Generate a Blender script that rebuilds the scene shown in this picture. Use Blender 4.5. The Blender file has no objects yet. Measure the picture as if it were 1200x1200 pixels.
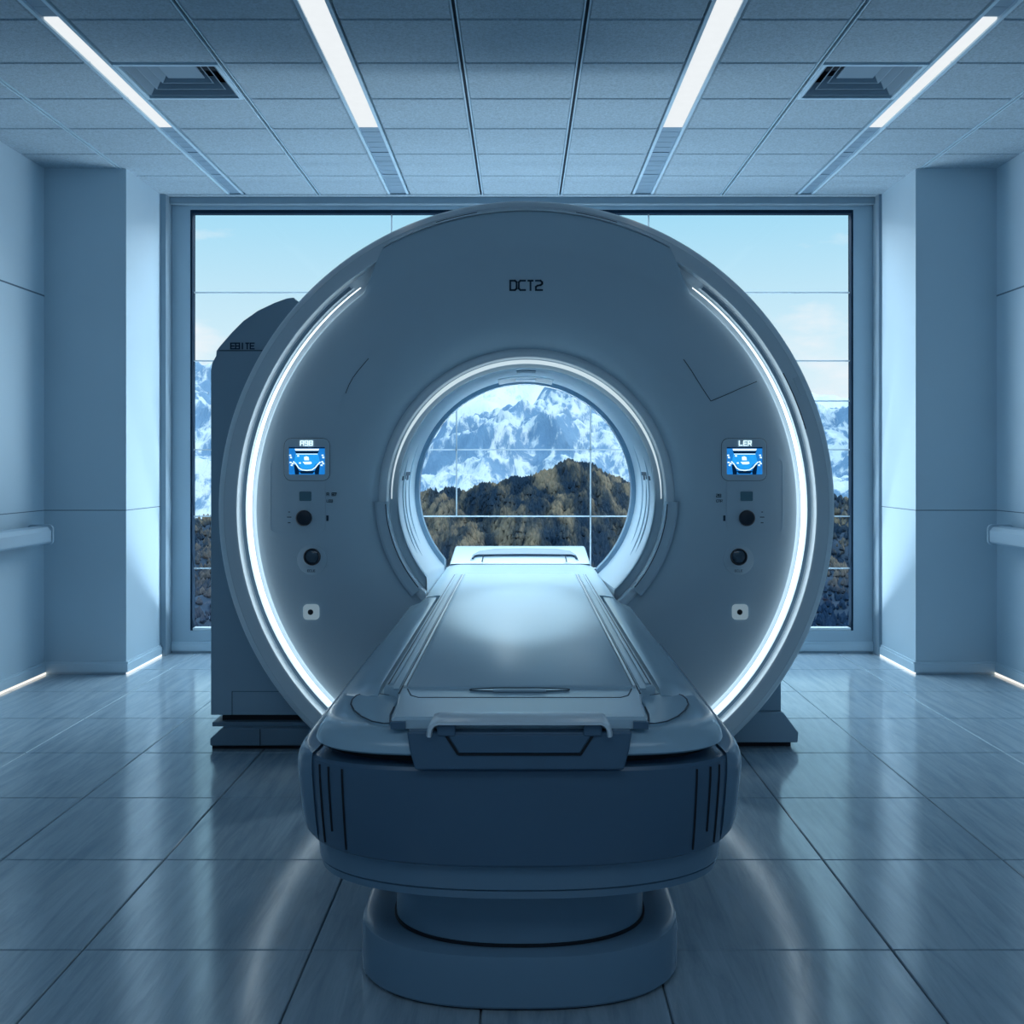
import bpy, bmesh, math, random
from math import sin, cos, pi, radians, sqrt, atan2, asin
from mathutils import Vector, noise

random.seed(7)
S = bpy.context.scene
COL = S.collection
HC, F, VX, VY = 1.10, 1195.0, 610.0, 545.0     # eye height, focal length and vanishing point of the photograph
CEIL = 2.66
YW = 5.975                                     # inner face of the window wall


def X(px, d): return (px - VX) * d / F
def Z(py, d): return HC - (py - VY) * d / F
def plan(px, py, z):                           # where a point of a level surface at height z lies
    d = (HC - z) * F / (py - VY)
    return ((px - VX) * d / F, d)


# ------------------------------------------------------------------ materials
def nodes_of(m):
    m.use_nodes = True
    nt = m.node_tree
    return nt, nt.nodes, nt.links

def mat(name, col, rough=0.5, metal=0.0, vary=0.06, scale=8.0, bump=0.0, bscale=200.0, spec=0.5, coat=0.0, ior=1.5):
    m = bpy.data.materials.new(name)
    nt, N, L = nodes_of(m)
    b = N['Principled BSDF']
    b.inputs['Roughness'].default_value = rough
    b.inputs['Metallic'].default_value = metal
    b.inputs['IOR'].default_value = ior
    b.inputs['Specular IOR Level'].default_value = spec
    b.inputs['Coat Weight'].default_value = coat
    b.inputs['Coat Roughness'].default_value = 0.08
    tc = N.new('ShaderNodeTexCoord')
    nz = N.new('ShaderNodeTexNoise'); nz.inputs['Scale'].default_value = scale; nz.inputs['Detail'].default_value = 4
    L.new(tc.outputs['Object'], nz.inputs['Vector'])
    mx = N.new('ShaderNodeMix'); mx.data_type = 'RGBA'
    mx.inputs[6].default_value = [c * (1 - vary) for c in col] + [1]
    mx.inputs[7].default_value = [min(1, c * (1 + vary)) for c in col] + [1]
    L.new(nz.outputs['Fac'], mx.inputs[0]); L.new(mx.outputs[2], b.inputs['Base Color'])
    if bump:
        n2 = N.new('ShaderNodeTexNoise'); n2.inputs['Scale'].default_value = bscale; n2.inputs['Detail'].default_value = 3
        L.new(tc.outputs['Object'], n2.inputs['Vector'])
        bp = N.new('ShaderNodeBump'); bp.inputs['Strength'].default_value = bump; bp.inputs['Distance'].default_value = 0.004
        L.new(n2.outputs['Fac'], bp.inputs['Height']); L.new(bp.outputs['Normal'], b.inputs['Normal'])
    return m

def emis(name, col, strength, vary=0.03, scale=20):
    m = bpy.data.materials.new(name)
    nt, N, L = nodes_of(m)
    N.remove(N['Principled BSDF'])
    e = N.new('ShaderNodeEmission'); e.inputs['Strength'].default_value = strength
    tc = N.new('ShaderNodeTexCoord')
    nz = N.new('ShaderNodeTexNoise'); nz.inputs['Scale'].default_value = scale
    mx = N.new('ShaderNodeMix'); mx.data_type = 'RGBA'
    mx.inputs[6].default_value = [c * (1 - vary) for c in col] + [1]
    mx.inputs[7].default_value = list(col) + [1]
    L.new(tc.outputs['Object'], nz.inputs['Vector']); L.new(nz.outputs['Fac'], mx.inputs[0])
    L.new(mx.outputs[2], e.inputs['Color']); L.new(e.outputs[0], N['Material Output'].inputs['Surface'])
    return m

M = {}
M['wall'] = mat('wall_paint', (.51, .645, .735), .55, vary=.03, scale=3, bump=.05, bscale=120)
M['wall_dark'] = mat('window_surround_paint', (.46, .59, .68), .5, vary=.03)
M['trim'] = mat('trim_paint', (.24, .33, .40), .5, vary=.03)
M['base'] = mat('baseboard_paint', (.58, .72, .81), .35, vary=.03)
M['seam'] = mat('wall_seam', (.10, .16, .22), .6)
M['tile'] = mat('ceiling_tile', (.35, .455, .535), .9, vary=.42, scale=110, bump=.6, bscale=260)
M['grid'] = mat('ceiling_grid', (.52, .70, .82), .45)
M['void'] = mat('ceiling_void', (.015, .03, .05), .9)
M['shell'] = mat('scanner_shell', (.52, .65, .74), .38, vary=.02, spec=.45)
M['shell_face'] = mat('scanner_face', (.52, .655, .745), .42, vary=.02, spec=.4)
M['ring'] = mat('scanner_ring', (.76, .86, .92), .28, vary=.02)
M['liner'] = mat('bore_liner', (.46, .59, .68), .30, vary=.02)
M['bright'] = mat('polished_trim', (.80, .88, .93), .2, metal=.15, vary=.02)
M['cab'] = mat('cabinet_paint', (.33, .46, .56), .5, vary=.03)
M['cab_dark'] = mat('cabinet_plinth', (.16, .25, .33), .45, vary=.03)
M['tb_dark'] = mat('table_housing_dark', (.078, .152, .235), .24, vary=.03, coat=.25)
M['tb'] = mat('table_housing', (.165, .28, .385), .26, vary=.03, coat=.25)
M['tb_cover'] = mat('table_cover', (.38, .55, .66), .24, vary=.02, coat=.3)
M['tb_top'] = mat('table_top', (.50, .66, .76), .26, vary=.02)
M['pad'] = mat('table_pad', (.48, .64, .74), .36, vary=.02, spec=.5)
M['black'] = mat('black_gap', (.004, .008, .014), .6)
M['line'] = mat('panel_line', (.02, .045, .075), .6)
M['ink'] = mat('dark_print', (.012, .045, .085), .6)
M['dialm'] = mat('black_plastic', (.010, .022, .040), .3)
M['lens'] = mat('smoked_lens', (.05, .09, .13), .12, coat=.5)
M['chip'] = mat('indicator_window', (.10, .22, .28), .25)
M['button'] = emis('pale_button_glow', (.50, .74, .92), .36)  # emission added so the pale button stands out; no lamp behind it
M['plate'] = mat('pale_plate', (.40, .52, .62), .35)
M['rail'] = mat('handrail_vinyl', (.42, .55, .65), .35, vary=.03)
M['dark_frame'] = mat('window_frame_dark', (.012, .03, .055), .8, spec=.1)
M['mull'] = mat('mullion_metal', (.40, .50, .58), .4)
M['sillm'] = mat('sill_metal', (.70, .80, .86), .3)
M['vent'] = mat('vent_metal', (.20, .29, .37), .4)
M['grille'] = mat('grille_panel', (.24, .35, .45), .5)
M['led'] = emis('scanner_led', (.78, .92, 1.0), 2.5)
M['arc'] = emis('bore_trim_glow', (.72, .90, 1.0), .85)  # emission stands in for light caught by the bore trim
M['tube'] = emis('ceiling_diffuser', (.90, .95, .98), .98, vary=.06)
M['cove'] = emis('cove_led', (1.0, .93, .82), 1.3)
M['cove_cool'] = emis('cove_led_cool', (.85, .95, 1.0), 1.6)
M['scr'] = emis('display_blue', (.015, .24, .75), 1.1, vary=.35, scale=60)
M['scr_lt'] = emis('display_mid_blue', (.02, .36, .92), 1.2, vary=.25, scale=90)
M['scr_w'] = emis('display_white', (.66, .90, 1.0), 1.5, vary=.2, scale=200)
M['scr_d'] = emis('display_dark', (.003, .03, .10), .5)

# floor: glossy blue-grey boards with a streaked grain
def floor_mat():
    m = bpy.data.materials.new('floor_tiles_streaked')
    nt, N, L = nodes_of(m)
    b = N['Principled BSDF']
    tc = N.new('ShaderNodeTexCoord')
    mp = N.new('ShaderNodeMapping'); mp.inputs['Scale'].default_value = (14, 1.3, 1); mp.inputs['Rotation'].default_value = (0, 0, radians(-4))
    L.new(tc.outputs['Object'], mp.inputs['Vector'])
    n1 = N.new('ShaderNodeTexNoise'); n1.inputs['Scale'].default_value = 2.2; n1.inputs['Detail'].default_value = 9; n1.inputs['Roughness'].default_value = .68
    n1.inputs['Distortion'].default_value = .6
    L.new(mp.outputs[0], n1.inputs['Vector'])
    r = N.new('ShaderNodeValToRGB')
    r.color_ramp.elements[0].position = .33; r.color_ramp.elements[0].color = (.27, .37, .45, 1)
    r.color_ramp.elements[1].position = .62; r.color_ramp.elements[1].color = (.42, .53, .61, 1)
    L.new(n1.outputs['Fac'], r.inputs[0]); L.new(r.outputs[0], b.inputs['Base Color'])
    mr = N.new('ShaderNodeMapRange'); mr.inputs[1].default_value = .3; mr.inputs[2].default_value = .7
    mr.inputs[3].default_value = .18; mr.inputs[4].default_value = .11
    L.new(n1.outputs['Fac'], mr.inputs[0]); L.new(mr.outputs[0], b.inputs['Roughness'])
    b.inputs['IOR'].default_value = 1.75
    bp = N.new('ShaderNodeBump'); bp.inputs['Strength'].default_value = .05; bp.inputs['Distance'].default_value = .002
    L.new(n1.outputs['Fac'], bp.inputs['Height']); L.new(bp.outputs['Normal'], b.inputs['Normal'])
    return m
M['floor'] = floor_mat()

def glass_mat():
    m = bpy.data.materials.new('window_glass')
    nt, N, L = nodes_of(m)
    N.remove(N['Principled BSDF'])
    t = N.new('ShaderNodeBsdfTransparent'); t.inputs[0].default_value = (.93, .97, 1, 1)
    g = N.new('ShaderNodeBsdfGlossy'); g.inputs['Roughness'].default_value = .02
    lw = N.new('ShaderNodeLayerWeight'); lw.inputs['Blend'].default_value = .5
    pw = N.new('ShaderNodeMath'); pw.operation = 'POWER'; pw.inputs[1].default_value = 5; L.new(lw.outputs['Facing'], pw.inputs[0])
    f = N.new('ShaderNodeMath'); f.operation = 'MULTIPLY_ADD'; f.inputs[1].default_value = .5; f.inputs[2].default_value = .02; L.new(pw.outputs[0], f.inputs[0])
    nz = N.new('ShaderNodeTexNoise'); nz.inputs['Scale'].default_value = 1.5
    bp = N.new('ShaderNodeBump'); bp.inputs['Strength'].default_value = .01
    L.new(nz.outputs['Fac'], bp.inputs['Height']); L.new(bp.outputs[0], g.inputs['Normal'])
    mx = N.new('ShaderNodeMixShader')
    L.new(f.outputs[0], mx.inputs[0]); L.new(t.outputs[0], mx.inputs[1]); L.new(g.outputs[0], mx.inputs[2])
    L.new(mx.outputs[0], N['Material Output'].inputs['Surface'])
    return m
M['glass'] = glass_mat()

def frosted(name, col):
    m = bpy.data.materials.new(name)
    nt, N, L = nodes_of(m)
    N.remove(N['Principled BSDF'])
    a = N.new('ShaderNodeBsdfDiffuse'); b = N.new('ShaderNodeBsdfTranslucent'); mx = N.new('ShaderNodeMixShader'); mx.inputs[0].default_value = .6
    nz = N.new('ShaderNodeTexNoise'); nz.inputs['Scale'].default_value = 12
    c = N.new('ShaderNodeMix'); c.data_type = 'RGBA'; c.inputs[6].default_value = (*[k*.95 for k in col], 1); c.inputs[7].default_value = (*col, 1)
    L.new(nz.outputs['Fac'], c.inputs[0]); L.new(c.outputs[2], a.inputs[0]); L.new(c.outputs[2], b.inputs[0])
    L.new(a.outputs[0], mx.inputs[1]); L.new(b.outputs[0], mx.inputs[2]); L.new(mx.outputs[0], N['Material Output'].inputs['Surface'])
    return m
M['mull'] = frosted('frosted_glazing_bar', (.62, .70, .75))


# ------------------------------------------------------------------ mesh helpers
class MB:
    def __init__(s): s.v = []; s.f = []
    def add(s, vs, fs):
        b = len(s.v); s.v += [tuple(p) for p in vs]; s.f += [tuple(b + i for i in f) for f in fs]; return s
    def box(s, x0, x1, y0, y1, z0, z1):
        return s.add([(x0,y0,z0),(x1,y0,z0),(x1,y1,z0),(x0,y1,z0),(x0,y0,z1),(x1,y0,z1),(x1,y1,z1),(x0,y1,z1)],
                     [(0,3,2,1),(4,5,6,7),(0,1,5,4),(1,2,6,5),(2,3,7,6),(3,0,4,7)])
    def bar(s, a, b, w, h, up=(0, 1, 0)):           # a straight bar from a to b
        a, b, up = Vector(a), Vector(b), Vector(up)
        t = (b - a).normalized(); n = t.cross(up).normalized(); u = n.cross(t).normalized()
        vs = [p + n * (w/2) * i + u * (h/2) * j for p in (a, b) for i, j in ((-1,-1),(1,-1),(1,1),(-1,1))]
        return s.add(vs, [(3,2,1,0),(4,5,6,7),(0,1,5,4),(1,2,6,5),(2,3,7,6),(3,0,4,7)])
    def tube(s, pts, r, n=10, ry=None):
        pts = [Vector(p) for p in pts]; rings = []
        for i, p in enumerate(pts):
            t = (pts[min(i+1, len(pts)-1)] - pts[max(i-1, 0)]).normalized()
            a = t.cross(Vector((0, 1, 0)))
            if a.length < 1e-4: a = t.cross(Vector((1, 0, 0)))
            a.normalize(); b = a.cross(t).normalized()
            rings.append([p + a * cos(2*pi*k/n) * r + b * sin(2*pi*k/n) * (ry or r) for k in range(n)])
        return s.loft(rings)
    def loft(s, loops, caps=True, closed=True, ring=False):
        n = len(loops[0]); vs = [p for l in loops for p in l]; fs = []
        m = len(loops)
        for i in range(m if ring else m - 1):
            for k in range(n if closed else n - 1):
                j = (i + 1) % m
                fs.append((i*n+k, i*n+(k+1) % n, j*n+(k+1) % n, j*n+k))
        if caps and not ring:
            fs.append(tuple(reversed(range(n)))); fs.append(tuple((m-1)*n + k for k in range(n)))
        return s.add(vs, fs)
    def prism_y(s, poly, y0, y1):                   # xz polygon pushed along y
        return s.loft([[(x, y0, z) for x, z in poly], [(x, y1, z) for x, z in poly]])
    def prism_z(s, poly, z0, z1):
        return s.loft([[(x, y, z0) for x, y in poly], [(x, y, z1) for x, y in poly]])
    def prism_x(s, poly, x0, x1):                   # yz polygon pushed along x
        return s.loft([[(x0, y, z) for y, z in poly], [(x1, y, z) for y, z in poly]])

def origin_of(p):
    while p is not None and p.parent is not None: p = p.parent
    return Vector(p.location) if p is not None else Vector((0, 0, 0))

def build(name, mb, m, parent=None, smooth=35, bevel=0, seg=2, cut_z=None, kind=None, label=None):
    me = bpy.data.meshes.new(name)
    o = origin_of(parent)
    bm = bmesh.new()
    vs = [bm.verts.new(Vector(p) - o) for p in mb.v]
    for f in mb.f:
        try: bm.faces.new([vs[i] for i in f])
        except ValueError: pass
    bmesh.ops.remove_doubles(bm, verts=bm.verts, dist=1e-6)
    if cut_z is not None:
        bmesh.ops.bisect_plane(bm, geom=list(bm.verts) + list(bm.edges) + list(bm.faces), plane_co=(0, 0, cut_z - o.z), plane_no=(0, 0, 1), clear_inner=True)
    bmesh.ops.recalc_face_normals(bm, faces=bm.faces)
    bm.to_mesh(me); bm.free()
    me.materials.append(m)
    if smooth:
        for p in me.polygons: p.use_smooth = True
        me.set_sharp_from_angle(angle=radians(smooth))
    ob = bpy.data.objects.new(name, me); COL.objects.link(ob)
    if parent is not None: ob.parent = parent
    if kind: ob['kind'] = kind
    if label: ob['label'] = label
    if bevel:
        b = ob.modifiers.new('bevel', 'BEVEL'); b.width = bevel; b.segments = seg; b.limit_method = 'ANGLE'; b.angle_limit = radians(40)
        b.harden_normals = False
    return ob

def struct(name, mb, m, parent=None, **k):
    return build(name, mb, m, parent, kind='structure' if parent is None else None, **k)

def thing(name, label, cat, loc, group=None):
    o = bpy.data.objects.new(name, None); COL.objects.link(o); o.location = loc; o.empty_display_size = .1
    o['label'] = label; o['category'] = cat
    if group: o['group'] = group
    return o

def rrect(x0, x1, z0, z1, r, n=5):                   # rounded rectangle outline
    pts = []
    for cx, cz, a0 in ((x1-r, z1-r, 0), (x0+r, z1-r, 90), (x0+r, z0+r, 180), (x1-r, z0+r, 270)):
        for i in range(n + 1):
            a = radians(a0 + 90*i/n); pts.append((cx + r*cos(a), cz + r*sin(a)))
    return pts

def disc(cx, cz, r, n=28): return [(cx + r*cos(2*pi*k/n), cz + r*sin(2*pi*k/n)) for k in range(n)]

# block lettering: strokes on a 4 x 6 cell
GL = {
 'D': [[(0,0),(0,6),(3,6),(4,5),(4,1),(3,0),(0,0)]], 'C': [[(4,6),(1,6),(0,5),(0,1),(1,0),(4,0)]],
 'T': [[(0.6,6),(3.4,6)],[(2,6),(2,0)]], '1': [[(1.2,6),(2,6),(2,0)]], 'I': [[(2,0),(2,6)]],
 '2': [[(0,6),(3,6),(4,5),(4,4),(3,3.2),(1,2.8),(0,2),(0,0),(4,0)]], 'E': [[(4,6),(0,6),(0,0),(4,0)],[(0,3),(3.4,3)]],
 'B': [[(0,0),(0,6),(4,6),(4,0),(0,0)],[(0,3),(4,3)]], 'A': [[(0,0),(0,6),(4,6),(4,0)],[(0,3),(4,3)]],
 '9': [[(4,0),(4,6),(0,6),(0,3),(4,3)],[(0,0),(4,0)]], '8': [[(0,0),(0,6),(4,6),(4,0),(0,0)],[(0,3),(4,3)]],
 'R': [[(0,0),(0,6),(4,6),(4,3),(0,3)],[(1.5,3),(4,0)]], 'M': [[(0,0),(0,6),(2,3.5),(4,6),(4,0)]], 'L': [[(0,6),(0,0),(4,0)]],
 '7': [[(0,6),(4,6),(1.6,0)]], '.': [[(1.6,0),(2.4,0)]], ' ': [], 'Z': [[(0,6),(4,6),(0,0),(4,0)]],
}
def letters(txt, x, z, h, y, wt=.17, pitch=5.3, d=.0016, flip=1):
    mb = MB(); u = h / 6
    for c in txt:
        for st in GL[c]:
            for (a, b), (c2, d2) in zip(st, st[1:]):
                A = Vector((x + a*u, y, z + b*u)); B = Vector((x + c2*u, y, z + d2*u))
                t = (B - A).normalized() * (h*wt*.45)
                mb.bar(A - t, B + t, h*wt, d)
        x += u * pitch
    return mb


# ------------------------------------------------------------------ the room
XL, XR = -2.506, 2.505
PLX, PRX = -2.075, 2.079                        # inner faces of the two pillars
PY = 5.365                                      # their front faces
YB = -1.6                                       # wall behind the viewer

fx = [XL, -1.89, -1.446, -.994, -.475, -.08, .301, .843, 1.344, 1.85, XR]
fy = [2.314 + .5285*k for k in range(-7, 7)]
fy = [YB] + fy + [YW]
mb = MB()
g, bz = .0018, .0022
for a, b in zip(fx, fx[1:]):
    for c, d in zip(fy, fy[1:]):
        lo = [(a+g, c+g), (b-g, c+g), (b-g, d-g), (a+g, d-g)]
        hi = [(a+g+bz, c+g+bz), (b-g-bz, c+g+bz), (b-g-bz, d-g-bz), (a+g+bz, d-g-bz)]
        mb.add([(x, y, -.03) for x, y in lo] + [(x, y, -bz) for x, y in lo] + [(x, y, 0) for x, y in hi],
               [(0,1,5,4),(1,2,6,5),(2,3,7,6),(3,0,4,7),(4,5,9,8),(5,6,10,9),(6,7,11,10),(7,4,8,11),(8,9,10,11)])
mb.box(XL-.1, XR+.1, YB-.1, YW+.2, -.08, -.012)
struct('floor', mb, M['floor'], smooth=0)

# ceiling: void slab, inset tiles, T-bars; openings for lights and vents
cx = [-2.6, -2.11, -1.64, -1.165, -.703, -.228, .228, .703, 1.165, 1.64, 2.11, 2.6]
cy = [3.571 + .386*k for k in range(-14, 7)]
lights_x = (-1.64, -.703, .703, 1.64)
def half(a): return .053 if abs(a) > 1 else .066
vent_cells = []
mb = MB()
for i, (a, b) in enumerate(zip(cx, cx[1:])):
    for j, (c, d) in enumerate(zip(cy, cy[1:])):
        x0 = a + (half(a) if a in lights_x else .011); x1 = b - (half(b) if b in lights_x else .011)
        if abs(c - 3.957) < .01 and ((abs(a + 1.64) < .01) or (abs(b - 1.64) < .01)):
            vent_cells.append((x0, x1, c + .004, d - .004)); continue
        e = .006
        y0, y1 = c + .0035, d - .0035
        mb.add([(x0,y0,CEIL+.03),(x1,y0,CEIL+.03),(x1,y1,CEIL+.03),(x0,y1,CEIL+.03),(x0,y0,CEIL+e),(x1,y0,CEIL+e),(x1,y1,CEIL+e),(x0,y1,CEIL+e),
                (x0+e,y0+e,CEIL),(x1-e,y0+e,CEIL),(x1-e,y1-e,CEIL),(x0+e,y1-e,CEIL)],
               [(0,1,5,4),(1,2,6,5),(2,3,7,6),(3,0,4,7),(4,5,9,8),(5,6,10,9),(6,7,11,10),(7,4,8,11),(8,9,10,11)])
mb.box(-2.6, 2.6, cy[-1] + .0035, YW, CEIL, CEIL + .03)
ceil = struct('ceiling', mb, M['tile'], smooth=0)
mb = MB(); mb.box(-2.7, 2.7, YB - .1, YW + .2, CEIL + .12, CEIL + .18)
for sx in (-1, 1): mb.box(min(sx*2.6, sx*2.7), max(sx*2.6, sx*2.7), YB-.1, YW+.2, CEIL+.02, CEIL+.13)
build('ceiling_slab', mb, M['void'], ceil, smooth=0)
mb = MB()
for a in cx[1:-1]:
    if a not in lights_x: mb.box(a - .0085, a + .0085, YB, cy[-1], CEIL + .012, CEIL + .025)
for c in cy:
    mb.box(-2.6, 2.6, c - .003, c + .003, CEIL + .016, CEIL + .028)
build('grid_gap', mb, M['void'], ceil, smooth=0)
mb = MB()
for a in cx[1:-1]:
    if a not in lights_x:
        for e in (-1, 1): mb.box(a + e*.0085 - .0025, a + e*.0085 + .0025, YB, cy[-1], CEIL - .001, CEIL + .011)
build('grid_bars', mb, M['grid'], ceil, smooth=0)

# walls
def wall_box(name, x0, x1, y0, y1, m='wall'):
    mb = MB(); mb.box(x0, x1, y0, y1, -.05, CEIL + .12); return struct(name, mb, M[m], smooth=0)
wl = wall_box('wall_left', XL - .12, XL, YB, YW + .2)
wr = wall_box('wall_right', XR, XR + .12, YB, YW + .2)
wall_box('wall_back', XL - .12, XR + .12, YB - .12, YB)
pl = wall_box('pillar_left', XL, PLX, PY, YW)
pr = wall_box('pillar_right', PRX, XR, PY, YW)
for p, sx, xi, xo in ((pl, 1, PLX, XL), (pr, -1, PRX, XR)):
    mb = MB()
    zz = .862
    mb.box(min(xi, xo), max(xi, xo), PY - .0008, PY + .001, zz - .002, zz + .002)
    mb.box(xi - .0008, xi + .0008, PY, YW, zz - .002, zz + .002)
    build('panel_seam', mb, M['seam'], p, smooth=0)
for p, x in ((wl, XL), (wr, XR)):
    mb = MB()
    for zz, t in ((.862, .002), (1.99, .004)): mb.box(x - .001, x + .001, YB, PY, zz - t, zz + t)
    build('panel_seam', mb, M['seam'], p, smooth=0)

WX0, WX1, WZ0, WZ1 = X(223, YW), X(1000, YW), Z(739, YW), Z(246, YW)
mb = MB()
mb.box(XL, WX0, YW, YW + .05, -.05, CEIL + .12); mb.box(WX1, XR, YW, YW + .05, -.05, CEIL + .12)
mb.box(WX0, WX1, YW, YW + .05, -.05, WZ0); mb.box(WX0, WX1, YW, YW + .05, WZ1, CEIL + .12)
struct('wall_far', mb, M['wall_dark'], smooth=0)
mb = MB(); mb.box(PLX, X(195, 5.88), 5.87, YW, 0, CEIL); struct('trim_1', mb, M['trim'], smooth=0)
mb = MB(); mb.box(X(1029, 5.88), PRX, 5.87, YW, 0, CEIL); struct('trim_2', mb, M['trim'], smooth=0)
mb = MB(); mb.box(X(195, 5.88), X(1029, 5.88), 5.93, YW, Z(240, 5.95), CEIL); struct('trim_3', mb, M['trim'], smooth=0, bevel=.004)

# baseboards: plain board with a small cap, and a light slot at the foot
bh = .066
def bprof(mb, along, p0, p1, face, out):          # along x or y
    t = .012
    for z0, z1, th in ((.012, bh - .012, t), (bh - .012, bh, t * .55)):
        a, b = sorted((face, face + out * th))
        if along == 'y': mb.box(a, b, p0, p1, z0, z1)
        else: mb.box(p0, p1, a, b, z0, z1)
mb = MB(); bprof(mb, 'y', YB, PY, XL, 1); bprof(mb, 'x', XL, PLX + .012, PY, -1); bprof(mb, 'y', PY, 5.87, PLX, 1)
struct('baseboard_left', mb, M['base'], smooth=0)
mb = MB(); bprof(mb, 'y', YB, PY, XR, -1); bprof(mb, 'x', PRX - .012, XR, PY, -1); bprof(mb, 'y', PY, 5.87, PRX, -1)
struct('baseboard_right', mb, M['base'], smooth=0)
mb = MB(); bprof(mb, 'x', X(195, 5.88), X(1029, 5.88), YW, -1); struct('baseboard_far', mb, M['base'], smooth=0)
mb = MB(); mb.box(XL, XL + .010, 1.5, PY, .001, .011); struct('trim_4', mb, M['cove'], smooth=0)
mb = MB(); mb.box(XR - .010, XR, 1.5, PY, .001, .011); struct('trim_5', mb, M['cove'], smooth=0)
mb = MB(); mb.box(PLX, PLX + .010, PY, 5.87, .001, .011); struct('trim_6', mb, M['cove_cool'], smooth=0)
mb = MB(); mb.box(PRX - .010, PRX, PY, 5.87, .001, .011); struct('trim_7', mb, M['cove_cool'], smooth=0)

# window
YG = YW + .035
fr = MB(); t = .012
for a, b, c, d in ((WX0, WX0 + t, WZ0, WZ1), (WX1 - t, WX1, WZ0, WZ1), (WX0 + t, WX1 - t, WZ1 - .02, WZ1)): fr.box(a, b, YW - .001, YW + .05, c, d)
win = struct('window_1', fr, M['dark_frame'], smooth=0, bevel=.002)
mb = MB(); mb.box(WX0 + t, WX1 - t, YW + .002, YW + .055, WZ0, WZ0 + .016)
build('window_sill', mb, M['sillm'], win, bevel=.003)
mb = MB(); mb.add([(WX0 + t, YG, WZ0 + .016), (WX1 - t, YG, WZ0 + .016), (WX1 - t, YG, WZ1 - .02), (WX0 + t, YG, WZ1 - .02)], [(0, 1, 2, 3)])
build('pane', mb, M['glass'], win, smooth=0)
for py in (343, 423, 470, 527, 605, 666):
    z = Z(py, YG); mb = MB()
    x0, x1 = WX0 + t, WX1 - t
    if py == 470: x0 = X(770, YG)
    mb.box(x0, x1, YG - .008, YG + .008, z - .0037, z + .0037); build('mullion', mb, M['mull'], win, smooth=0)
for px, p0, p1 in ((459, 249, 423), (760, 249, 423), (535, 423, 605), (692, 423, 738)):
    x = X(px, YG); mb = MB()
    mb.box(x - .004, x + .004, YG - .007, YG + .007, Z(p1, YG), Z(p0, YG)); build('mullion', mb, M['mull'], win, smooth=0)

# ------------------------------------------------------------------ ceiling lights and vents
def light_strip(x, y_on0, y_on1, LW, label):
    t = thing('ceiling_light', label, 'ceiling light', (x, 4.0, CEIL))
    mb = MB()
    ys = YB + .1; ye = cy[-1] - .02
    for sx in (-1, 1):
        mb.box(min(x + sx*LW, x + sx*(LW - .014)), max(x + sx*LW, x + sx*(LW - .014)), ys, ye, CEIL - .002, CEIL + .05)
    mb.box(x - LW, x + LW, ys, ye, CEIL + .05, CEIL + .06)
    build('trough', mb, M['grid'], t, smooth=0)
    w = LW - .014
    for c, d in zip(cy, cy[1:]):
        if d > ye + .05: d = ye
        on = y_on0 - .05 < c and d < y_on1 + .05
        if c < ys: continue
        mb = MB()
        if on:
            for k in range(4):
                a = c + (d - c) * k / 4; b = c + (d - c) * (k + 1) / 4
                mb.box(x - w, x + w, a + (.009 if k == 0 else .0022), b - .0022, CEIL + .006, CEIL + .014)
            build('diffuser', mb, M['tube'], t, smooth=0, label='lit white diffuser panel')
        else:
            for k in range(5):
                a = c + (d - c) * k / 5; b = c + (d - c) * (k + 1) / 5
                mb.box(x - w, x + w, a + (.010 if k == 0 else .002), b - .002, CEIL + .010, CEIL + .018)
            build('blank_panel', mb, M['grille'], t, smooth=0, label='unlit grey louvre panel')
    return t
light_strip(lights_x[0], 3.571, 4.729, .047, 'narrow linear ceiling light whose lit run ends beside the vent near the left wall')
light_strip(lights_x[1], 3.185, 4.729, .060, 'broad linear ceiling light between the left vent and the centre of the ceiling')
light_strip(lights_x[2], 3.185, 4.729, .060, 'broad linear ceiling light between the right vent and the centre of the ceiling')
light_strip(lights_x[3], 3.571, 4.729, .047, 'narrow linear ceiling light whose lit run ends beside the vent near the right wall')

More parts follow.
